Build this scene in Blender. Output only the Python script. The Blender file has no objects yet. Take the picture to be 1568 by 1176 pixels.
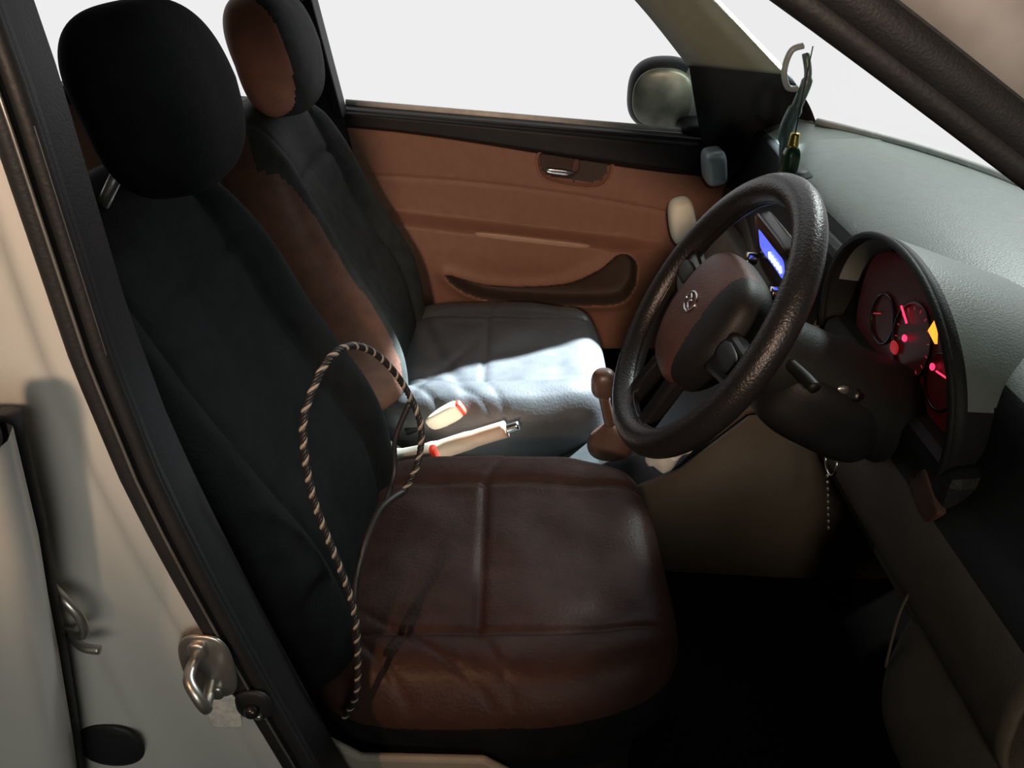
import bpy, math, random
from mathutils import Vector, Matrix, noise
random.seed(4)
scn=bpy.context.scene
scn.view_settings.view_transform='Standard'
COL=scn.collection

# ------------------------------------------------------------ materials
def mat(name,col,rough=.6,metal=0,var=.12,nscale=40,bump=.0,bscale=300,spec=.5,emit=None,estr=0,coat=0):
    m=bpy.data.materials.new(name); m.use_nodes=True
    nt=m.node_tree; b=nt.nodes['Principled BSDF']
    b.inputs['Roughness'].default_value=rough; b.inputs['Metallic'].default_value=metal
    b.inputs['Specular IOR Level'].default_value=spec
    b.inputs['Coat Weight'].default_value=coat
    tc=nt.nodes.new('ShaderNodeTexCoord')
    n=nt.nodes.new('ShaderNodeTexNoise'); n.inputs['Scale'].default_value=nscale; n.inputs['Detail'].default_value=4
    nt.links.new(tc.outputs['Object'],n.inputs['Vector'])
    r=nt.nodes.new('ShaderNodeValToRGB')
    r.color_ramp.elements[0].position=.3; r.color_ramp.elements[1].position=.7
    r.color_ramp.elements[0].color=tuple(c*(1-var) for c in col)+(1,)
    r.color_ramp.elements[1].color=tuple(min(1,c*(1+var)) for c in col)+(1,)
    nt.links.new(n.outputs['Fac'],r.inputs['Fac']); nt.links.new(r.outputs['Color'],b.inputs['Base Color'])
    if bump>0:
        n2=nt.nodes.new('ShaderNodeTexNoise'); n2.inputs['Scale'].default_value=bscale; n2.inputs['Detail'].default_value=3
        nt.links.new(tc.outputs['Object'],n2.inputs['Vector'])
        bp=nt.nodes.new('ShaderNodeBump'); bp.inputs['Strength'].default_value=bump; bp.inputs['Distance'].default_value=.002
        nt.links.new(n2.outputs['Fac'],bp.inputs['Height']); nt.links.new(bp.outputs['Normal'],b.inputs['Normal'])
    if emit:
        b.inputs['Emission Color'].default_value=tuple(emit)+(1,); b.inputs['Emission Strength'].default_value=estr
    return m
M={}
M['leather']=mat('seat_leather',(.042,.021,.016),.48,bump=.35,bscale=220,var=.2,spec=.22)
M['greyleather']=mat('seat_leather_black',(.052,.056,.060),.42,bump=.25,bscale=220,var=.12,spec=.35)
M['litleather']=mat('seat_leather_brown_lit',(.42,.17,.105),.55,bump=.3,bscale=220,var=.1,spec=.3)  # brown headrest side, with warm lamp light put into its colour
M['gaiter']=mat('gaiter_brown',(.10,.052,.038),.55,bump=.3,bscale=220,var=.15,spec=.2)
M['litleather_dark']=mat('seat_leather_darkbrown_lit',(.10,.046,.030),.55,bump=.3,bscale=220,var=.2,spec=.3)  # brown backrest side, tinted for the warm lamp light along it
M['fabric']=mat('seat_fabric',(.0065,.0075,.008),.8,bump=.5,bscale=500,var=.3,spec=.12)
M['fabricg']=mat('seat_fabric_grey',(.026,.030,.028),.7,bump=.5,bscale=500,var=.3,spec=.2)
M['black']=mat('black_plastic',(.012,.013,.014),.5,bump=.2,bscale=600,spec=.3)
M['gloss']=mat('gloss_black',(.01,.01,.011),.25)
M['rubber']=mat('rubber_seal',(.012,.013,.014),.55,bump=.2,spec=.35)
M['tan']=mat('tan_door_trim',(.25,.132,.090),.55,bump=.3,bscale=500,var=.06,spec=.3)
M['tanl']=mat('tan_light_trim',(.42,.27,.19),.5,var=.05)
M['pocket']=mat('door_pocket_dark',(.045,.03,.022),.7)
M['beige']=mat('beige_plastic',(.115,.093,.068),.6,bump=.25,bscale=500,var=.06)
M['valance']=mat('seat_valance_grey',(.30,.28,.23),.6,bump=.2,bscale=500,var=.06)
M['cream']=mat('cream_plastic',(.75,.74,.62),.45,var=.04)
M['beiged']=mat('dull_beige',(.10,.085,.065),.65,bump=.3,var=.1)
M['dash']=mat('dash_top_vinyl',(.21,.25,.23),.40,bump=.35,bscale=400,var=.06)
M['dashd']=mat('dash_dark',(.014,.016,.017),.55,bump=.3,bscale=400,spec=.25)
M['olive']=mat('pillar_trim',(.20,.205,.15),.65,bump=.2,var=.06)
M['paint']=mat('silver_beige_paint',(.56,.56,.52),.40,.15,var=.03,nscale=8,coat=.15)
M['brownpaint']=mat('pillar_grey',(.26,.26,.25),.5)
M['white']=mat('white_plastic',(.7,.7,.68),.5)
M['red']=mat('red_button_glow',(.7,.05,.03),.4,emit=(.8,.05,.02),estr=.25)  # buckle buttons given a slight glow, though they hold no lamp
M['chrome']=mat('chrome',(.7,.7,.7),.18,1.0,var=.03)
M['steel']=mat('zinc_steel',(.50,.49,.45),.35,.9,var=.1)
M['carpet']=mat('carpet_black',(.005,.0045,.004),.95,bump=.5,bscale=400,spec=.1)
M['asphalt']=mat('asphalt',(.04,.04,.04),.9,bump=.5)
M['blue']=mat('display_blue',(.02,.03,.3),.3,emit=(.10,.14,1.0),estr=1.3)
M['bluew']=mat('display_digits',(.5,.6,.9),.3,emit=(.6,.8,1.0),estr=2)
M['redled']=mat('red_led',(.6,.02,.02),.4,emit=(1,.02,.07),estr=3.5)
M['redface']=mat('gauge_face',(.012,.006,.006),.5,emit=(.5,.03,.02),estr=.018,var=.6,nscale=25)
M['redglow']=mat('gauge_glow',(.06,.01,.01),.5,emit=(.75,.03,.04),estr=.40,var=.5,nscale=60)
M['orange']=mat('orange_led',(.8,.25,.02),.4,emit=(1,.27,.02),estr=2.2)
M['ropew']=mat('rope_light',(.30,.26,.21),.6)
M['roped']=mat('rope_dark',(.015,.015,.016),.5)
M['mirror']=mat('mirror_glass',(.22,.225,.175),.3,.2,var=.65,nscale=12)
M['paper']=mat('white_tissue',(.9,.9,.85),.8)
M['teal']=mat('teal_plastic',(.10,.17,.16),.35)
M['vent']=mat('vent_bluegrey',(.32,.38,.40),.35)
M['greenb']=mat('green_liquid_bottle',(.03,.07,.03),.15)
M['gold']=mat('gold_cap',(.6,.45,.12),.3,.9)
M['label']=mat('paper_label',(.6,.58,.53),.6,var=.2,nscale=200)
M['hublit']=mat('hub_brown_lit',(.095,.042,.028),.42,bump=.3,bscale=500,spec=.25)  # warm light on the hub, put into a brown base colour
M['rimgrip']=mat('rim_grip',(.013,.013,.014),.34,bump=.4,bscale=400)
M['knob']=mat('knob_brown',(.09,.05,.035),.4)

# ------------------------------------------------------------ helpers
def empty(name,loc=(0,0,0)):
    e=bpy.data.objects.new(name,None); COL.objects.link(e); e.location=loc; e.empty_display_size=.05; return e
def mk(name,verts,faces,mats,parent=None,smooth=True,fm=None):
    me=bpy.data.meshes.new(name); me.from_pydata([tuple(v) for v in verts],[],faces); me.update()
    if not isinstance(mats,(list,tuple)): mats=[mats]
    for m in mats: me.materials.append(M[m] if isinstance(m,str) else m)
    if fm:
        for p,i in zip(me.polygons,fm): p.material_index=i
    for p in me.polygons: p.use_smooth=smooth
    o=bpy.data.objects.new(name,me); COL.objects.link(o)
    if parent: o.parent=parent
    return o
def bevel(o,w=.004,seg=2):
    b=o.modifiers.new('b','BEVEL'); b.width=w; b.segments=seg; b.limit_method='ANGLE'; b.angle_limit=math.radians(35)
    return o
def sellip(name,c,h,mats,parent=None,n=4,N=14,fn=None,rot=None,fmf=None):
    """rounded box (superellipsoid) with optional deformation fn(local)->local"""
    vd={};V=[];F=[];fm=[]
    def vid(p):
        k=(round(p[0],5),round(p[1],5),round(p[2],5))
        if k not in vd: vd[k]=len(V);V.append(p)
        return vd[k]
    for ax in range(3):
        for s in (-1,1):
            a1,a2=(ax+1)%3,(ax+2)%3
            for i in range(N):
                for j in range(N):
                    q=[]
                    for di,dj in ((0,0),(1,0),(1,1),(0,1)):
                        p=[0,0,0];p[ax]=s;p[a1]=-1+2*(i+di)/N;p[a2]=-1+2*(j+dj)/N
                        q.append(vid(tuple(p)))
                    if s<0:q=q[::-1]
                    F.append(q)
    out=[]
    for p in V:
        r=sum(abs(x)**n for x in p)**(1/n)
        l=Vector((p[0]/r*h[0],p[1]/r*h[1],p[2]/r*h[2]))
        if fn:l=Vector(fn(l,h))
        out.append(l)
    if fmf: fm=[fmf(sum((out[i] for i in f),Vector())/4) for f in F]
    if rot is not None: out=[rot@v for v in out]
    out=[v+Vector(c) for v in out]
    return mk(name,out,F,mats,parent,fm=fm if fmf else None)
def RY(d): return Matrix.Rotation(math.radians(d),3,'Y')
def RX(d): return Matrix.Rotation(math.radians(d),3,'X')
def RZ(d): return Matrix.Rotation(math.radians(d),3,'Z')
def extr(name,pts,y0,y1,mats,parent=None,bw=.004,axis='y',side=None):
    """extrude polygon (x,z) between y0..y1"""
    n=len(pts);V=[]
    for y in (y0,y1):
        for a,b in pts:
            V.append((a,y,b) if axis=='y' else ((y,a,b) if axis=='x' else (a,b,y)))
    F=[list(range(n)),list(range(2*n-1,n-1,-1))]+[[i,i+n,(i+1)%n+n,(i+1)%n] for i in range(n)]
    fm=None
    if side is not None: fm=[side,side]+[0]*n
    o=mk(name,V,F,mats,parent,smooth=False,fm=fm)
    import bmesh
    bm=bmesh.new();bm.from_mesh(o.data);bmesh.ops.recalc_face_normals(bm,faces=bm.faces);bm.to_mesh(o.data);bm.free()
    if bw: bevel(o,bw)
    return o
def spline(P,k=8,closed=False):
    P=[Vector(p) for p in P];n=len(P);out=[]
    rng=range(n) if closed else range(n-1)
    for i in rng:
        if closed:a,b,c,d=P[(i-1)%n],P[i],P[(i+1)%n],P[(i+2)%n]
        else:a,b,c,d=P[max(i-1,0)],P[i],P[i+1],P[min(i+2,n-1)]
        for j in range(k):
            t=j/k
            out.append(.5*((2*b)+(c-a)*t+(2*a-5*b+4*c-d)*t*t+(3*b-a-3*c+d)*t**3))
    if not closed: out.append(P[-1])
    return out
def tube(name,P,r,mats,parent=None,seg=10,closed=False,flat=1.0):
    P=[Vector(p) for p in P];n=len(P);V=[];F=[]
    up=Vector((0.01,.02,1)).normalized();prev=None
    for i,p in enumerate(P):
        if closed:t=(P[(i+1)%n]-P[i-1])
        else:t=P[min(i+1,n-1)]-P[max(i-1,0)]
        t.normalize()
        if prev is None:
            x=t.cross(up)
            if x.length<.1:x=t.cross(Vector((1,0,0)))
        else: x=prev-t*prev.dot(t)
        x.normalize();prev=x;y=t.cross(x)
        rr=r[i] if isinstance(r,(list,tuple)) else r
        for j in range(seg):
            a=2*math.pi*j/seg
            V.append(p+x*math.cos(a)*rr+y*math.sin(a)*rr*flat)
    m=n if closed else n-1
    for i in range(m):
        for j in range(seg):
            F.append([i*seg+j,i*seg+(j+1)%seg,((i+1)%n)*seg+(j+1)%seg,((i+1)%n)*seg+j])
    if not closed:
        F.append(list(range(seg))[::-1]);F.append([(n-1)*seg+j for j in range(seg)])
    return mk(name,V,F,mats,parent)
def grid(name,fn,nu,nv,mats,parent=None,fmf=None,thick=0,flip=False):
    V=[];F=[];fm=[]
    for i in range(nu+1):
        for j in range(nv+1):
            V.append(Vector(fn(i/nu,j/nv)))
    for i in range(nu):
        for j in range(nv):
            q=[i*(nv+1)+j,(i+1)*(nv+1)+j,(i+1)*(nv+1)+j+1,i*(nv+1)+j+1]
            if flip:q=q[::-1]
            F.append(q)
            if fmf:fm.append(fmf((i+.5)/nu,(j+.5)/nv,sum((V[k] for k in q),Vector())/4))
    o=mk(name,V,F,mats,parent,fm=fm if fmf else None)
    if thick:
        s=o.modifiers.new('s','SOLIDIFY');s.thickness=thick;s.offset=-1
    return o
def ss(a,b,x):
    t=max(0,min(1,(x-a)/(b-a)));return t*t*(3-2*t)
def interp(P,t):
    if t<=P[0][0]:return P[0][1]
    for (a,b),(c,d) in zip(P,P[1:]):
        if t<=c:return b+(d-b)*(t-a)/(c-a)
    return P[-1][1]
def inpoly(x,y,P):
    r=False;n=len(P)
    for i in range(n):
        x1,y1=P[i];x2,y2=P[(i+1)%n]
        if (y1>y)!=(y2>y) and x<(x2-x1)*(y-y1)/(y2-y1)+x1:r=not r
    return r
def pdist(x,y,P):
    d=9;n=len(P)
    for i in range(n):
        x1,y1=P[i];x2,y2=P[(i+1)%n]
        dx,dy=x2-x1,y2-y1;L=dx*dx+dy*dy
        t=max(0,min(1,((x-x1)*dx+(y-y1)*dy)/L)) if L else 0
        d=min(d,math.hypot(x-x1-t*dx,y-y1-t*dy))
    return d if inpoly(x,y,P) else -d

# ------------------------------------------------------------ seats
def groove(d,w=.006,dep=.007): return dep*math.exp(-(d/w)**2)
def seat(loc,passenger=False,name='car_seat'):
    e=empty(name,loc)
    def cush(l,h):
        x,y,z=l
        if z>0:
            ay=abs(y)
            k=z/h[2]
            z+=k*(.020*ss(.11,.19,ay)*(1-ss(.2,.245,ay))-.008*(1-ss(.0,.13,ay)))
            z-=k*(groove(ay-.142)+ (groove(x+.02) if ay<.142 else 0)+(groove(x+.02-(ay-.142)*.5,.006,.003) if ay>.142 else 0))*.8
            z+=k*.012*ss(.12,.2,x)*(1-ss(.2,.24,x))
            z+=k*.0055*noise.noise(Vector((x*14,y*14,3+loc[1])))
            z-=k*.004*math.exp(-((x+.17+.9*(y+.14))/.008)**2)*(1-ss(-.09,-.04,y))
            z-=k*.003*math.exp(-((x+.10+1.3*(y+.15))/.007)**2)*(1-ss(-.12,-.08,y))
            if passenger:
                z-=k*.005*math.exp(-((x+.12+.35*y)/.014)**2)
                z-=k*.004*math.exp(-((x+.06-.5*y)/.012)**2)*(1-ss(-.05,.1,y))
        y*=1-.08*ss(.03,.22,x)
        return x,y,z
    def cm(c):
        if passenger: return 2
        return 1 if c.z<.026+.02*c.x else 0
    if passenger: sellip('cushion',(-.015,0,.475),(.235,.24,.085),['leather','fabric','greyleather'],e,n=4.2,N=64,fn=cush,fmf=cm)
    else: sellip('cushion',(-.020,0,.487),(.228,.235,.073),['leather','fabric'],e,n=4.2,N=96,fn=cush,fmf=cm)
    def bk(l,h):
        x,y,z=l
        u=(z+h[2])/(2*h[2])
        y*=interp([(0,1.0),(.35,1.03),(.7,.98),(.9,.86),(1,.72)],u)
        if x>0:
            k=x/h[0];ay=abs(y)
            x+=k*(.032*ss(.11,.18,ay)*(1-ss(.85,1,u))-.01*(1-ss(0,.13,ay)))
            x-=k*(groove(ay-.125)+ (groove(z+.05) if ay<.125 else 0)+(groove(z-.16) if ay<.125 else 0))
            x+=k*.02*math.exp(-((u-.3)/.2)**2)
            x+=k*.004*noise.noise(Vector((z*10,y*12,7+loc[1])))
        return x,y,z
    f='fabricg' if passenger else 'fabric'
    sellip('backrest',(-.338,0,.765),(.062,.225,.305),[f,'litleather_dark'],e,n=4.5,N=56,fn=bk,rot=RY(-21),
        fmf=(lambda c:1 if (c.y<-.190 or (c.y<-.15 and c.x<.03)) else 0) if passenger else None)  # near-side strip coloured as lamp-lit brown
    def hd(l,h):
        x,y,z=l
        u=z/h[2]
        y*=1-.12*max(0,u)**2-.10*max(0,-u)
        x-=.012*max(0,u)
        return x,y,z
    hx=-.378 if passenger else -.336
    sellip('headrest',(hx,0 if passenger else .014,1.130),(.060 if passenger else .056,.125 if passenger else .104,.088 if not passenger else .10),[f,'litleather'],e,n=3.0,N=28,fn=hd,rot=RY(-8),
        fmf=(lambda c:1 if c.y<-.075-.7*c.x else 0) if passenger else None)  # lamp-lit side of the headrest, painted by face
    for i,y in enumerate((-.035,.045)):
        tube('headrest_post_%d'%i,[(-.435,y,.99),(-.362,y,1.09)],.006,'steel',e)
    extr('seat_frame',[(-.2,.30),(.15,.30),(.15,.43),(-.2,.43)],-.17,.17,'black',e,.01)
    dv=0 if passenger else .032
    for i,y in enumerate((-.256,.244)):
        extr('side_valance_%d'%i,[(-.30,.49+dv),(-.26,.52+dv),(-.21,.50+dv),(-.165,.460+dv),(-.03,.455+dv),(.0,.43+dv),(.02,.39),(-.02,.37),(-.28,.37),(-.31,.43)],y,y+.010,'valance',e,.004)
        extr('seat_rail_%d'%i,[(-.28,.285),(.2,.285),(.2,.315),(-.28,.315)],y*.8,y*.8+.03,'black',e,.003)
    return e
s1=seat((0,-.03,0))
s2=seat((-.02,.64,-.055),True)

# ------------------------------------------------------------ passenger door (far side)
def zb(x): return .893-.081*(x+.37)
def zstrip(x): return zb(x)-.042-.045*ss(-.35,.45,x)
def zarm(x): return .645-.119*(x+.258)
POCK=spline([(-.165,.515,0),(-.05,.484,0),(.12,.490,0),(.21,.53,0),(.262,.572,0),(.305,.54,0),(.30,.465,0),(.23,.427,0),(-.07,.440,0)],4,True)
POCK=[(p.x,p.y) for p in POCK]
HAND=spline([(.075,.800,0),(.215,.782,0),(.237,.755,0),(.205,.712,0),(.095,.725,0),(.062,.755,0)],4,True)
HAND=[(p.x,p.y) for p in HAND]
door=empty('car_door')
X0,X1=-.50,.66
def dfn(u,v,rear=False,X0=X0,X1=X1):
    x=X0+(X1-X0)*u; zt=zb(x); z0=zstrip(x)
    z=.28+(z0-.28)*min(1,v/.86) if v<=.86 else z0+(zt-z0)*(v-.86)/.14
    y=1.055-.02*ss(.9,.3,z)
    if v<=.86:
        d=zarm(x)-z
        fade=ss(-.48,-.25,x)*(1-ss(.25,.42,x))
        y-=fade*.05*ss(-.012,.012,d)*(1-ss(.05,.30,d))
        y+=groove(z-(zarm(x)+.10-.12*(x**2)),.004,.004)
        if not rear:
            dp=pdist(x,z,POCK)
            y+=.045*ss(0,.014,dp)-.012*math.exp(-(dp/.02)**2)*fade
            y+=.022*ss(0,.008,pdist(x,z,HAND))
    else:
        y-=.018*ss(.86,.89,v)
        y+=.02*ss(.97,1,v)
    return (x,y,z)
def dm(u,v,c):
    x,z=c.x,c.z
    if v>.862: return 1
    if inpoly(x,z,POCK): return 2
    if pdist(x,z,HAND)>.008: return 2
    return 0
grid('door_trim_panel',dfn,260,150,['tan','black','pocket','tanl'],door,fmf=dm,flip=False)
extr('outer_skin',[(X0,.22),(X1+.1,.22),(X1+.1,zb(X1)-.004),(X0,zb(X0)-.004)],1.085,1.11,'paint',door,.004)
extr('belt_cap',[(X0,zb(X0)-.02),(X1,zb(X1)-.02),(X1,zb(X1)),(X0,zb(X0))],1.05,1.10,'black',door,.004)
tube('belt_bright_strip',[(-.385,1.098,zb(-.385)+.005),(.40,1.098,zb(.40)+.004)],.007,'white',door)
sellip('handle_lever',(.112,1.045,.752),(.036,.007,.0085),'chrome',door,n=3,N=8,rot=RY(7))
sellip('lock_tab',(.150,1.052,.765),(.009,.006,.016),'gaiter',door,n=3,N=8,rot=RY(7))
tube('handle_bezel',[(a,1.052,b) for a,b in HAND],.003,'tan',door,closed=True)
sellip('armrest_pull',(.05,1.0,.601),(.140,.010,.008),'tanl',door,n=4,N=12,rot=RY(6.8))
extr('window_frame_rear',[(-.395,zb(-.39)-.01),(-.375,zb(-.37)-.01),(-.46,1.40),(-.48,1.40)],1.0,1.06,'black',door,.004)
rd=empty('car_door.001')
def dfn2(u,v):
    return dfn(u,v,True,-1.35,-.51)
grid('door_trim_panel',dfn2,80,60,['tan','black'],rd,fmf=lambda u,v,c:1 if v>.862 else 0)
extr('outer_skin',[(-1.35,.22),(-.51,.22),(-.51,zb(-.51)-.004),(-1.35,zb(-1.35)-.004)],1.085,1.11,'paint',rd,.004)
extr('belt_cap',[(-1.35,zb(-1.35)-.02),(-.51,zb(-.51)-.02),(-.51,zb(-.51)),(-1.35,zb(-1.35))],1.05,1.10,'black',rd,.004)

# ------------------------------------------------------------ car body
body=empty('car_body')
def slab(name,rows,mats,parent,thick=.01):
    n=len(rows[0]);V=[Vector(p) for r in rows for p in r];F=[]
    for i in range(len(rows)-1):
        for j in range(n-1):
            F.append([i*n+j,(i+1)*n+j,(i+1)*n+j+1,i*n+j+1])
    o=mk(name,V,F,mats,parent)
    s=o.modifiers.new('s','SOLIDIFY');s.thickness=thick;s.offset=0
    return o
def sl(name,A,B,mats,k=8,thick=.02):
    a=spline(A,k);b=spline(B,k)
    return slab(name,[[p,p.lerp(q,.33)+Vector((0,-.008,0)),p.lerp(q,.66)+Vector((0,-.008,0)),q] for p,q in zip(a,b)],mats,body,thick)
sl('b_pillar_trim_far',[(-.335,1.03,.30),(-.345,1.035,.60),(-.385,1.035,.90),(-.44,.99,1.15),(-.50,.90,1.40)],[(-.60,1.03,.30),(-.575,1.035,.60),(-.53,1.035,.90),(-.545,.99,1.15),(-.60,.90,1.40)],'fabricg')
Al=[(.44,1.04,.835),(.405,1.04,.93),(.385,1.035,1.0),(.257,.95,1.127),(.10,.86,1.26),(-.10,.78,1.38)]
Ar=[(.70,1.02,.855),(.66,1.02,.91),(.585,1.0,.985),(.40,.93,1.135),(.24,.85,1.26),(.05,.78,1.37)]
sl('a_pillar_trim_far',Al[2:],Ar[2:],'olive',thick=.025)
sl('a_pillar_sail_far',[(.445,1.045,.80),(.415,1.045,.90),(.385,1.035,1.005)],[(.72,1.03,.80),(.66,1.02,.91),(.585,1.0,.99)],'dashd',thick=.02)
tube('a_pillar_seal_far',spline([(.455,1.05,.83),(.42,1.05,.92),(.39,1.05,1.0),(.262,.965,1.127),(.10,.875,1.265),(-.10,.80,1.385)],8),.008,'rubber',body)
DA=Vector((.006,0,.004))
lo=[Vector(p)+DA for p in [(-.12,-.33,1.365),(0,-.355,1.325),(.13,-.378,1.25),(.29,-.385,1.152),(.45,-.395,1.05),(.66,-.41,.90)]]
hi=[Vector(p)+DA for p in [(-.08,-.31,1.44),(.10,-.33,1.39),(.26,-.345,1.310),(.42,-.35,1.210),(.59,-.36,1.10),(.82,-.38,.94)]]
def mixp(k,dy): return [a.lerp(b,k)+Vector((0,dy,0)) for a,b in zip(lo,hi)]
m1=mixp(.20,-.012);m2=mixp(.60,-.022)
def ribbon(name,A,B,mats,thick=.012,par=body):
    a=spline(A,8);b=spline(B,8)
    return slab(name,[[p,p.lerp(q,.5),q] for p,q in zip(a,b)],mats,par,thick)
ribbon('a_pillar_inner_near',lo,m1,'black',.012)
ribbon('a_pillar_jamb_near',m1,m2,'brownpaint',.010)
ribbon('a_pillar_outer_near',m2,hi,'paint',.010)
tube('a_pillar_seal_near',spline(lo,8),.008,'rubber',body)
tube('a_pillar_seal_outer',spline(m1,8),.005,'rubber',body)
tube('a_pillar_seal_top',spline(m2,8),.003,'rubber',body)
grid('roof',lambda u,v:(-1.5+1.44*u,-.36+1.28*v,1.40+.06*math.sin(math.pi*v)+.02*math.sin(math.pi*u)),16,16,'olive',body,thick=.03)
ribbon('roof_rail_near',[(-1.5,-.36,1.38),(-.6,-.36,1.385),(-.12,-.33,1.365)],[(-1.5,-.40,1.42),(-.6,-.40,1.43),(-.09,-.36,1.42)],'paint',.02)
extr('rear_wall',[(-1.5,.25),(-1.46,.25),(-1.46,.95),(-1.5,.95)],-.42,1.06,'black',body,.004)
extr('floor_pan',[(-1.5,.24),(1.0,.24),(1.0,.285),(-1.5,.285)],-.40,1.06,'carpet',body,.003)
extr('sill_near',[(-.44,.22),(-.36,.22),(-.355,.34),(-.37,.365),(-.43,.36)],-.25,1.0,'paint',body,.006,axis='x')
extr('sill_near_trim',[(-.37,.285),(-.33,.285),(-.335,.345),(-.365,.37)],-.25,.85,'beiged',body,.006,axis='x')
extr('firewall',[(.78,.285),(.95,.285),(.95,.74),(.85,.6)],-.42,1.03,'carpet',body,.003)
extr('hinge_pillar_near',[(.64,.25),(.95,.25),(.95,.80),(.70,.83)],-.43,-.38,'paint',body,.01)
extr('kick_panel_near',[(.55,.30),(.90,.30),(.90,.76),(.58,.78)],-.38,-.365,'beiged',body,.005)
# near B pillar jamb: vertical sweep of a stepped plan profile
def shx(z): return interp([(.25,.16),(.35,.12),(.5,.085),(.65,.052),(.75,.030),(.85,.010),(.95,-.008),(1.04,-.018),(1.2,-.024),(1.42,-.06)],z)
def shy(z): return interp([(.25,0),(.9,0),(1.2,.012),(1.42,.05)],z)
def sweep(name,prof,mats,fm=None,z0=.25,z1=1.42,N=60,W=None):
    def fn(u,v):
        z=z0+(z1-z0)*v
        k=u*(len(prof)-1);i=min(int(k),len(prof)-2);t=k-i
        x=prof[i][0]*(1-t)+prof[i+1][0]*t;y=prof[i][1]*(1-t)+prof[i+1][1]*t
        w=W(x) if W else 1
        return (x+shx(z)*w,y+shy(z),z)
    return grid(name,fn,(len(prof)-1)*2,N,mats,body,fmf=(lambda u,v,c:fm[min(int(u*(len(prof)-1)),len(prof)-2)]) if fm else None)
prof=[(-.42,-.412),(-.366,-.408),(-.340,-.405),(-.332,-.402),(-.328,-.394),(-.320,-.390),(-.292,-.387),(-.284,-.384),(-.280,-.378),(-.272,-.375),(-.262,-.374),(-.258,-.370),(-.258,-.34),(-.262,-.30)]
sweep('b_pillar_jamb_near',prof,['paint','black'],[0]*11+[1]*2,W=lambda x:ss(-.38,-.27,x))
sweep('b_pillar_inner_trim',[(-.258,-.375),(-.249,-.380),(-.241,-.377),(-.241,-.368),(-.262,-.345),(-.30,-.31),(-.36,-.30)],['black'])
sweep('rear_door_shut_edge',[(-.62,-.475),(-.312,-.475),(-.303,-.468),(-.301,-.455),(-.306,-.440),(-.33,-.425),(-.40,-.42)],['paint'],W=lambda x:-.9,z1=1.03)
sweep('rear_door_frame',[(-.50,-.440),(-.345,-.440),(-.338,-.430),(-.345,-.415)],['paint'],z0=1.0,W=lambda x:0)
def vt(name,x,y,r,m,z0=.25,z1=1.42,w=1):
    return tube(name,[(x+w*shx(z0+(z1-z0)*i/50),y+shy(z0+(z1-z0)*i/50),z0+(z1-z0)*i/50) for i in range(51)],r,m,body)
vt('weatherstrip_outer',-.256,-.382,.0075,'rubber')
vt('weatherstrip_inner',-.243,-.381,.0055,'rubber')
vt('weatherstrip_bead',-.2495,-.388,.0012,'steel')
vt('weatherstrip_edge',-.2395,-.3835,.0010,'steel')
vt('rear_door_gap_seal',-.318,-.428,.010,'rubber',z1=1.03,w=-.9)
sellip('rear_belt_seal_end',(-.298,-.458,1.045),(.014,.010,.020),'rubber',body,n=3,N=10)
# striker
st=empty('door_striker',(-.242,-.392,.770))
sellip('base_plate',(0,0,0),(.021,.0035,.036),'steel',st,n=3,N=12)
tube('striker_loop',spline([(-.006,-.002,.014),(-.004,-.024,.016),(.004,-.034,.008),(.008,-.034,-.006),(.004,-.024,-.014),(.0,-.002,-.015)],6),.0045,'steel',st)
for i,(x,z) in enumerate(((-.002,.025),(.002,-.025))):
    sellip('bolt_%d'%i,(x,-.004,z),(.0075,.004,.0075),'steel',st,n=3,N=6)
gm=empty('door_switch',(-.214,-.391,.722))
sellip('rubber_boot',(0,0,0),(.015,.004,.017),'rubber',gm,n=2.6,N=10)
sellip('plunger',(0,-.006,0),(.006,.006,.006),'gloss',gm,n=2.5,N=8)
sellip('screw',(.004,-.005,-.008),(.003,.003,.003),'steel',gm,n=2.5,N=6)
dr=empty('door_lock_hook',(-.335,-.407,.845))
tube('hook_wire',spline([(.0,.005,.03),(.02,-.012,.03),(.03,-.016,.014),(.026,-.014,-.006),(.0,-.004,-.012)],6),.0035,'steel',dr)
tube('hook_arm',spline([(.0,.005,-.02),(.018,-.01,-.022),(.032,-.012,-.024)],6),.0035,'steel',dr)
sellip('access_plug',(-.335,-.406,.690),(.028,.005,.027),'rubber',body,n=2.2,N=12)
sellip('caution_label',(-.242,-.3895,.712),(.014,.0012,.022),'label',body,n=6,N=6)

# windshield
ws=mat('clear_glass',(.9,.95,.93),.05)
nt=ws.node_tree;out=nt.nodes['Material Output'];tr=nt.nodes.new('ShaderNodeBsdfTransparent');gl=nt.nodes.new('ShaderNodeBsdfGlossy');gl.inputs['Roughness'].default_value=.03
mx=nt.nodes.new('ShaderNodeMixShader');mx.inputs[0].default_value=.02
nt.links.new(tr.outputs[0],mx.inputs[1]);nt.links.new(gl.outputs[0],mx.inputs[2]);nt.links.new(mx.outputs[0],out.inputs['Surface'])
def xb(y): return .88-.57*(y-.36)**2
grid('windshield',lambda u,v:((xb(-.38+1.40*u)+.02)*(1-v)+(.0-.2*(-.0+u-.5)**2)*v,(-.38+1.40*u)*(1-v)+(-.30+1.10*u)*v,.88*(1-v)+1.40*v+.02*math.sin(math.pi*v)),20,8,ws)

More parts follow.
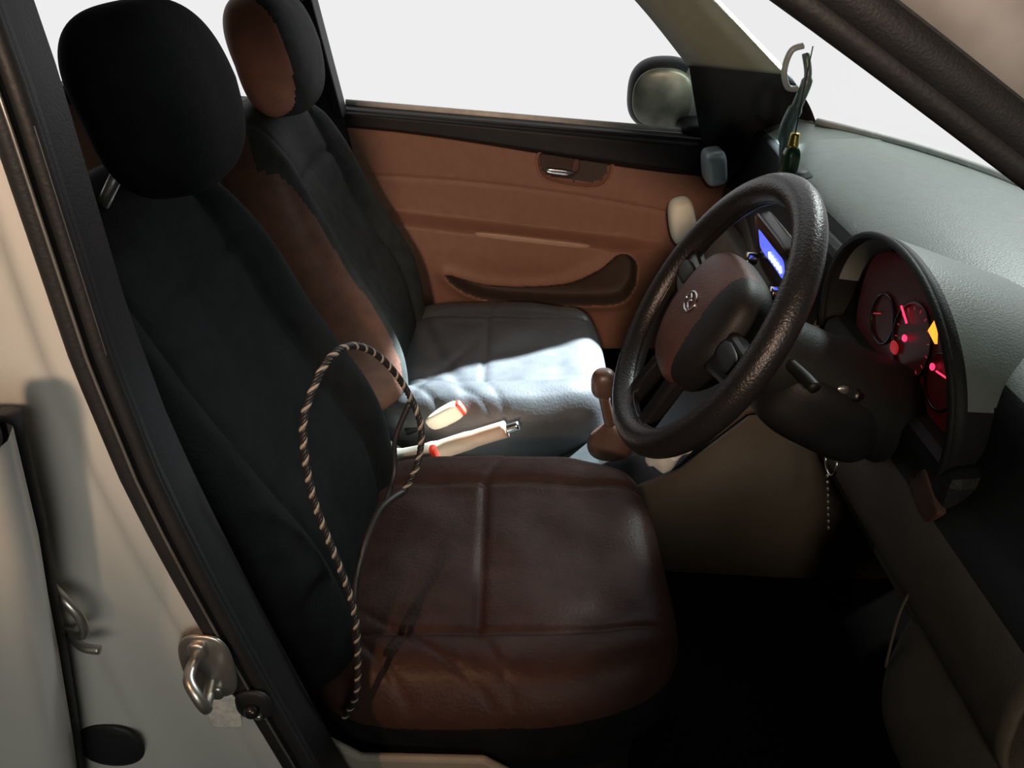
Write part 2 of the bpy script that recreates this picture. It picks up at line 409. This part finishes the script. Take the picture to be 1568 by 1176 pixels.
# ------------------------------------------------------------ dashboard
dash=empty('car_dashboard')
def dashfn(u,v):
    y=-.37+1.40*u
    xf=xb(y)+.01
    rear=.50+.055*ss(.45,.95,y)
    P=[(xf,.872),(xf-.05,.879),(rear+.16,.892-.02*ss(.6,1.0,y)),(rear+.07,.888-.02*ss(.6,1.0,y)),(rear+.02,.872-.02*ss(.6,1,y)),(rear,.845),(rear-.005,.80),(rear-.02,.76),(rear-.045,.725),(rear-.05,.66),(rear-.03,.59),(rear+.05,.53),(rear+.16,.49)]
    if xf-.05<rear+.17: P[1]=(xf-.01,.876);P[2]=(rear+.12,.872);P[3]=(rear+.06,.868)
    k=v*(len(P)-1);i=min(int(k),len(P)-2);t=k-i
    a,b,c,d=[Vector(P[max(0,min(len(P)-1,j))]) for j in (i-1,i,i+1,i+2)]
    q=.5*((2*b)+(c-a)*t+(2*a-5*b+4*c-d)*t*t+(3*b-a-3*c+d)*t**3)
    return (q[0],y,q[1])
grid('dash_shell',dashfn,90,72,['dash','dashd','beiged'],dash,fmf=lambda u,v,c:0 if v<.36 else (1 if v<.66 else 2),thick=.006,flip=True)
tube('windshield_edge_trim',[(xb(y)+.0,y,.884) for y in [ -.30+1.27*i/30 for i in range(31)]],.008,'white',dash)
sellip('side_vent_housing',(.452,.96,.790),(.024,.045,.038),'vent',dash,n=4,N=12,rot=RY(-10))
sellip('cream_end_cap',(.385,.915,.678),(.030,.030,.055),'cream',dash,n=3,N=12,rot=RY(-12))
sellip('glovebox_lid',(.452,.70,.62),(.022,.20,.085),'beiged',dash,n=6,N=16,rot=RY(8))
tube('airbag_seam',spline([(.53,.54,.8735),(.59,.585,.8905),(.66,.61,.894),(.74,.61,.888),(.78,.58,.883)],8),.0022,'dashd',dash,seg=6)
# binnacle hood
def hood(u,v):
    th=math.pi*(-.08+1.16*u)
    t=v
    x=.452+.20*t
    ry=.190-.02*t; rz=.154-.074*t
    return (x-.010*(1-t)*math.sin(th) ,.043-ry*math.cos(th),.80+rz*math.sin(th))
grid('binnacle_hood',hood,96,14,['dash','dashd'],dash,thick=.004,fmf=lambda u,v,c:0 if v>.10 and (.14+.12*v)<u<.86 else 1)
tube('hood_lip',[hood(i/40,0) for i in range(41)],.0045,'dashd',dash)
extr('binnacle_base',[(.45,.70),(.62,.70),(.62,.80),(.45,.785)],-.17,.22,'dashd',dash,.015)
sellip('knee_bolster',(.525,-.02,.66),(.05,.34,.105),['beiged','dashd'],dash,n=5,N=20,rot=RY(10),fmf=lambda c:1 if c.y>-.02 or c.z>.075 else 0)
sellip('lower_panel',(.500,-.262,.600),(.034,.115,.175),'beiged',dash,n=3.2,N=20,rot=RY(12))
tube('lower_panel_seam',spline([(.452,-.17,.50),(.450,-.165,.60),(.456,-.185,.68),(.468,-.22,.735),(.482,-.28,.755)],8),.0018,'beige',dash)
sellip('coin_tray',(.453,-.140,.736),(.006,.028,.020),'gaiter',dash,n=8,N=10,rot=RX(25))
# ------------------------------------------------------------ cluster
ic=empty('instrument_cluster',(.478,.02,.85))
sellip('cluster_face',(.006,.02,-.015),(.006,.15,.085),'redface',ic,n=3,N=14)
def ring(name,c,r,t,m,par,axis='x'):
    P=[(c[0],c[1]+r*math.cos(a),c[2]+r*math.sin(a)) for a in [2*math.pi*i/40 for i in range(40)]]
    return tube(name,P,t,m,par,closed=True,seg=8)
ring('speedometer_bezel',(-.002,.0,-.005),.046,.002,'gloss',ic)
ring('tachometer_bezel',(-.002,.080,-.015),.032,.002,'gloss',ic)
ring('fuel_bezel',(-.002,-.080,-.015),.032,.002,'gloss',ic)
M['tick']=mat('dial_ticks',(.2,.05,.05),.5,emit=(.8,.05,.06),estr=.35)
for i in range(13):
    a=math.radians(-40+i*22);
    tube('speed_tick_%d'%i,[(-.002,.037*math.cos(a),-.005+.037*math.sin(a)),(-.002,.041*math.cos(a),-.005+.041*math.sin(a))],.0006,'tick',ic,seg=6)
tube('speedo_needle',[(-.004,.040,.022),(-.004,.018,.010)],.0013,'redled',ic,seg=6)
tube('tacho_needle',[(-.004,.102,-.018),(-.004,.085,-.010)],.0010,'tick',ic,seg=6)
sellip('warning_light_red',(-.004,.013,-.008),(.002,.0045,.004),'redled',ic,n=2.5,N=6)
sellip('warning_light_belt',(-.004,.030,-.030),(.002,.010,.008),'redglow',ic,n=2.5,N=6)
sellip('warning_light_low',(-.004,-.035,-.055),(.002,.016,.008),'redglow',ic,n=2.5,N=6)
sellip('warning_light_oil',(-.004,-.060,-.006),(.002,.004,.004),'redled',ic,n=2.5,N=6)
tube('fuel_needle',[(-.004,-.070,-.006),(-.004,-.092,-.002)],.0010,'redled',ic,seg=6)
extr('hazard_triangle',[(-.058,.022),(-.037,.028),(-.045,.048)],-.008,-.005,'orange',ic,0,axis='x')
# ------------------------------------------------------------ steering wheel
sw=empty('steering_wheel')
n=Vector((-.866,0,.5)).normalized();u=Vector((.5,0,.866))
xl=u.cross(n)
Mw=Matrix((xl,u,n)).transposed().to_4x4();Mw.translation=Vector((.222,0,.889));sw.matrix_world=Mw
R=.160
tor=[(R*math.cos(a),R*math.sin(a),0) for a in [2*math.pi*i/96 for i in range(96)]]
tube('rim',tor,.0172,'rimgrip',sw,seg=18,closed=True)
tube('rim_stitching',[(p[0]*.895,p[1]*.895,.0) for i,p in enumerate(tor)],.0014,'gloss',sw,seg=6,closed=True)
def hubf(l,h):
    x,y,z=l
    x*=1-.28*ss(.0,-.075,y)
    return x,y,z
sellip('airbag_hub',(0,-.008,-.010),(.082,.078,.034),['black','hublit'],sw,n=3.2,N=56,fn=hubf,fmf=lambda c:1 if (c.x<.040-.1*c.y and c.z>.0) else 0)  # left part painted brown as if warmly lit, rest black
ring2=[(.016*math.cos(a)-.004,.004+.011*math.sin(a),.0245) for a in [2*math.pi*i/24 for i in range(24)]]
tube('emblem_ring',ring2,.0014,'chrome',sw,closed=True,seg=8)
tube('emblem_bar',spline([(-.012,.010,.025),(-.002,.006,.025),(-.006,.001,.025),(.006,-.003,.025)],4),.0016,'chrome',sw,seg=8)
for i,s in enumerate((-1,1)):
    extr('spoke_%d'%i,[(s*.06,.022),(s*.152,.028),(s*.155,-.012),(s*.06,-.035)],-.016,.004,'gloss',sw,.006,axis='z')
    sellip('spoke_trim_%d'%i,(s*.11,.004,.006),(.026,.012,.004),'black',sw,n=3,N=8)
extr('spoke_bottom_l',[(-.045,-.06),(-.018,-.07),(-.028,-.155),(-.050,-.148)],-.016,.003,'gloss',sw,.005,axis='z')
extr('spoke_bottom_r',[(.045,-.06),(.018,-.07),(.028,-.155),(.050,-.148)],-.016,.003,'gloss',sw,.005,axis='z')
sc=empty('steering_column')
def cyl(name,a,b,r0,r1,m,par,seg=24): 
    a=Vector(a);b=Vector(b);return tube(name,[a.lerp(b,i/6) for i in range(7)],[r0+(r1-r0)*i/6 for i in range(7)],m,par,seg=seg)
cyl('column_shroud',(.255,0,.865),(.50,0,.735),.045,.065,'dashd',sc)
sellip('shroud_lower',(.37,0,.775),(.085,.062,.05),'black',sc,n=3.5,N=14,rot=RY(28))
tube('indicator_stalk',spline([(.31,-.04,.85),(.32,-.07,.848),(.325,-.09,.846)],6),.007,'black',sc)
tube('wiper_stalk',spline([(.31,.04,.85),(.30,.11,.862),(.292,.165,.872)],6),.008,'black',sc)
ky=empty('ignition_key',(.410,-.035,.800))
cyl('lock_barrel',(0,0,0),(-.025,-.01,.012),.014,.012,'gloss',ky)
sellip('key_bow',(-.036,-.014,.018),(.008,.004,.007),'steel',ky,n=2.6,N=8)
ring('key_ring',(.022,.085,-.155),.019,.0018,'chrome',ky)
tube('key_ring_link',[(-.036,-.014,.015),(-.02,.03,-.07),(.022,.085,-.137)],.0012,'black',ky,seg=6)
for i in range(9):
    sellip('chain_link_%d'%i,(.022+.001*i,.085-.003*i,-.180-.009*i),(.002,.002,.0035),'steel',ky,n=2.2,N=5)
# ------------------------------------------------------------ center console
cc=empty('center_console')
extr('tunnel',[(-.42,.28),(-.42,.38),(-.38,.395),(.08,.385),(.16,.41),(.26,.46),(.36,.59),(.435,.70),(.458,.79),(.478,.855),(.60,.855),(.70,.28)],.245,.455,['dashd','beige'],cc,.012,side=1)
slab('side_panel',[[(.12,.235,.285),(.13,.235,.38),(.165,.238,.430)],[(.30,.215,.285),(.28,.218,.42),(.275,.23,.495)],[(.50,.20,.285),(.44,.20,.45),(.37,.22,.605)],[(.70,.20,.285),(.60,.20,.48),(.52,.21,.63)]],'beige',cc,.01)
rdio=empty('car_radio',(.420,.36,.815))
sellip('radio_fascia',(0,0,0),(.014,.095,.052),'gloss',rdio,n=6,N=12,rot=RY(-14))
sellip('display',(-.014,-.01,.010),(.003,.072,.020),'blue',rdio,n=8,N=8,rot=RY(-14))
for i in range(5):
    sellip('digit_%d'%i,(-.0175,-.066+i*.014,.006),(.0015,.004,.006),'bluew',rdio,n=5,N=4,rot=RY(-14))
for i,y in enumerate((-.07,.07)):
    cyl('knob_%d'%i,(-.012,y,-.032),(-.028,y,-.030),.011,.010,'chrome',rdio)
hv=empty('climate_controls',(.392,.36,.70))
sellip('fascia',(0,0,0),(.012,.09,.035),'black',hv,n=6,N=10,rot=RY(-16))
for i in range(3): cyl('dial_%d'%i,(-.010,-.055+.055*i,.0),(-.026,-.055+.055*i,.004),.019,.017,'chrome' if i==1 else 'black',hv)
gs=empty('gear_shift_lever',(.175,.35,.458))
sellip('gaiter',(0,0,.0),(.040,.038,.018),'gaiter',gs,n=2.4,N=14,fn=lambda l,h:(l[0]*(1-.5*ss(0,h[2],l[2])),l[1]*(1-.5*ss(0,h[2],l[2])),l[2]*(2.8 if l[2]>0 else 1)))
cyl('lever_shaft',(0,0,.04),(-.018,0,.11),.010,.009,'knob',gs)
sellip('knob',(-.018,0,.130),(.022,.020,.028),'knob',gs,n=2.4,N=14)
hb=empty('handbrake_lever')
tube('grip',spline([(-.20,.35,.415),(-.15,.35,.44),(-.08,.35,.468),(-.01,.35,.494)],6),[.018]*8+[.0155]*5+[.014]*6,'tanl',hb,seg=16,flat=1.15)
cyl('release_button',(-.012,.35,.493),(.012,.35,.502),.009,.008,'chrome',hb)
sellip('lever_boot',(-.21,.35,.415),(.05,.035,.022),'beige',hb,n=3,N=10)
def buckle(loc,rot):
    e=empty('seat_belt_buckle',loc);e.rotation_euler=rot
    sellip('body',(0,0,0),(.017,.012,.036),'cream',e,n=5,N=10)
    sellip('release_button',(0,0,.035),(.014,.009,.006),'red',e,n=5,N=8)
    tube('stalk',[(0,0,-.03),(-.01,0,-.08)],.008,'black',e)
    return e
buckle((-.125,.415,.478),(0,math.radians(58),0))
buckle((-.160,.232,.518),(0,math.radians(72),math.radians(-8)))
ts=empty('tissue_pack',(.262,.258,.520))
def tf(l,h):
    d=noise.noise(Vector(l)*45)*.014
    return (l[0]+d,l[1]+noise.noise(Vector(l)*50+Vector((5,5,5)))*.01,l[2]+d)
sellip('tissue',(0,0,0),(.046,.034,.020),'paper',ts,n=2.6,N=24,fn=tf,rot=RY(-40))
for i,(y,w) in enumerate(((-.14,.025),(-.02,.035),(.10,.035))):
    p=empty('foot_pedal',(.66,y,.42))
    sellip('pad',(0,0,0),(.008,w,.035),'rubber',p,n=5,N=8,rot=RY(-35))
    tube('arm',[(.01,0,.0),(.06,0,.12),(.12,0,.2)],.006,'steel',p)
# ------------------------------------------------------------ side mirror
sm=empty('side_mirror',(.375,1.22,.895))
sellip('housing',(0.0,0.0,0),(.092,.060,.085),['black'],sm,n=2.7,N=24,fn=lambda l,h:(l[0],l[1],l[2]*(1-.10*ss(.0,.09,l[0]))),rot=RZ(-8))
sellip('glass',(-.014,-.055,.0),(.072,.012,.068),'mirror',sm,n=2.5,N=18,rot=RZ(-8))
sellip('front_rim',(.058,-.040,.0),(.030,.030,.070),'brownpaint',sm,n=2.8,N=12)
sellip('arm',(.06,-.09,-.06),(.04,.06,.022),'black',sm,n=3,N=10)
# ------------------------------------------------------------ phone holder & freshener
ph=empty('phone_holder')
tube('arm',spline([(.475,.56,1.085),(.482,.55,1.05),(.474,.55,1.01),(.462,.55,.965),(.470,.55,.91),(.49,.55,.885)],8),[.006]*9+[.009]*9+[.012]*9+[.009]*9+[.007]*5,'teal',ph,seg=12)
tube('clamp_hook',spline([(.466,.55,1.098),(.448,.55,1.09),(.442,.55,1.06),(.452,.55,1.035),(.468,.55,1.032)],8),.005,'vent',ph,seg=10)
cyl('suction_base',(.49,.55,.89),(.49,.55,.90),.03,.02,'black',ph)
af=empty('air_freshener',(.452,.475,.945))
sellip('bottle',(0,0,-.012),(.014,.014,.026),'greenb',af,n=3,N=12)
cyl('cap',(0,0,.012),(0,0,.034),.009,.007,'gold',af)
tube('hang_cord',[(0,0,.034),(.004,.01,.09),(.01,.02,.16)],.001,'black',af,seg=6)
# ------------------------------------------------------------ braided cable loop
bc=empty('braided_cable')
CP=[(-.183,-.262,.530),(-.164,-.268,.578),(-.156,-.264,.658),(-.158,-.258,.703),(-.166,-.255,.748),(-.181,-.252,.828),(-.181,-.25,.90),(-.170,-.24,.936),(-.158,-.215,.953),(-.145,-.18,.946),(-.130,-.14,.913),(-.112,-.11,.860),(-.098,-.11,.812),(-.103,-.12,.768),(-.118,-.135,.742)]
def resamp(base,NN):
    L=[0]
    for a,b in zip(base,base[1:]):L.append(L[-1]+(b-a).length)
    tot=L[-1];pts=[];k=0
    for i in range(NN+1):
        s=tot*i/NN
        while k<len(L)-2 and L[k+1]<s:k+=1
        pts.append(base[k].lerp(base[k+1],(s-L[k])/max(1e-6,L[k+1]-L[k])))
    return pts,tot
NN=900
pts,tot=resamp(spline(CP,16),NN)
for sidx in range(4):
    P=[];prev=None
    for i,p in enumerate(pts):
        t=(pts[min(i+1,NN)]-pts[max(i-1,0)]).normalized()
        x=(t.cross(Vector((0,1,0.01))) if prev is None else prev-t*prev.dot(t)).normalized();prev=x;y=t.cross(x)
        a=2*math.pi*(tot*i/NN)/.018+sidx*math.pi/2
        P.append(p+x*math.cos(a)*.0019+y*math.sin(a)*.0019)
    tube('strand_%d'%sidx,P,.0018,'ropew' if sidx==0 else 'roped',bc,seg=6)
tube('strap_tail',spline([(-.118,-.135,.742),(-.139,-.17,.745),(-.152,-.21,.725),(-.160,-.235,.690),(-.160,-.258,.64)],8),.004,'roped',bc,seg=8)
tube('strap_inner',spline([(-.108,-.11,.84),(-.125,-.12,.80),(-.128,-.13,.76),(-.139,-.17,.74)],8),.003,'roped',bc,seg=8)
extr('parking_ground',[(-3,-.04),(3,-.04),(3,0),(-3,0)],-4,1.4,'asphalt',None,0)

# ------------------------------------------------------------ world + lights
w=bpy.data.worlds.new('World');scn.world=w;w.use_nodes=True;nt=w.node_tree
bg=nt.nodes['Background'];tc=nt.nodes.new('ShaderNodeTexCoord');sp=nt.nodes.new('ShaderNodeSeparateXYZ')
nt.links.new(tc.outputs['Generated'],sp.inputs[0])
rp=nt.nodes.new('ShaderNodeValToRGB');nt.links.new(sp.outputs['Y'],rp.inputs['Fac'])
rp.color_ramp.elements[0].position=.25;rp.color_ramp.elements[0].color=(.008,.009,.010,1)
rp.color_ramp.elements[1].position=.5;rp.color_ramp.elements[1].color=(.855,.855,.86,1)
nt.links.new(rp.outputs['Color'],bg.inputs['Color'])
def light(kind,name,loc,tgt,en,col,size=.1,ang=60,blend=.3):
    l=bpy.data.lights.new(name,kind);l.energy=en;l.color=col
    l.spot_size=math.radians(ang);l.spot_blend=blend;l.shadow_soft_size=size
    o=bpy.data.objects.new(name,l);COL.objects.link(o);o.location=loc
    o.rotation_euler=(Vector(tgt)-Vector(loc)).to_track_quat('-Z','Y').to_euler();return o
light('SPOT','sodium_lamp',(-.20,-2.4,1.98),(.06,1.0,.74),200,(1,.67,.47),.09,24,.7)
light('SPOT','sodium_lamp',(-.50,-1.1,1.90),(-.05,-.20,.55),42,(1,.55,.32),.012,13,.9)
light('SPOT','fill_light',(.35,-2.2,1.75),(-.30,-.4,.92),88,(1,.97,.88),.55,27,.6)  # added fill for the near B pillar, no real source
light('SPOT','fill_light',(.15,-2.2,1.35),(.50,-.2,.66),40,(1,.85,.65),.15,16,.9)  # added fill so the lower dash shows, no such lamp there
light('SPOT','fill_light',(.45,-2.3,1.22),(.36,-.38,1.235),60,(.97,.98,.95),.2,12,.6)  # added neutral fill on the near A pillar, invented source
light('SPOT','street_lamp',(1.4,1.61,2.07),(-.01,.50,.46),5200,(.80,.93,1),.02,12,.25)
light('SPOT','street_lamp',(1.6,1.3,2.2),(.62,.35,.88),110,(.90,1,.97),.1,40,.5)

cam=bpy.data.cameras.new('Camera');co=bpy.data.objects.new('Camera',cam);COL.objects.link(co)
co.location=(0,-.82,1.29);co.rotation_euler=(math.radians(59),0,0);cam.lens=28.0;cam.sensor_width=36;cam.clip_start=.01
scn.camera=co
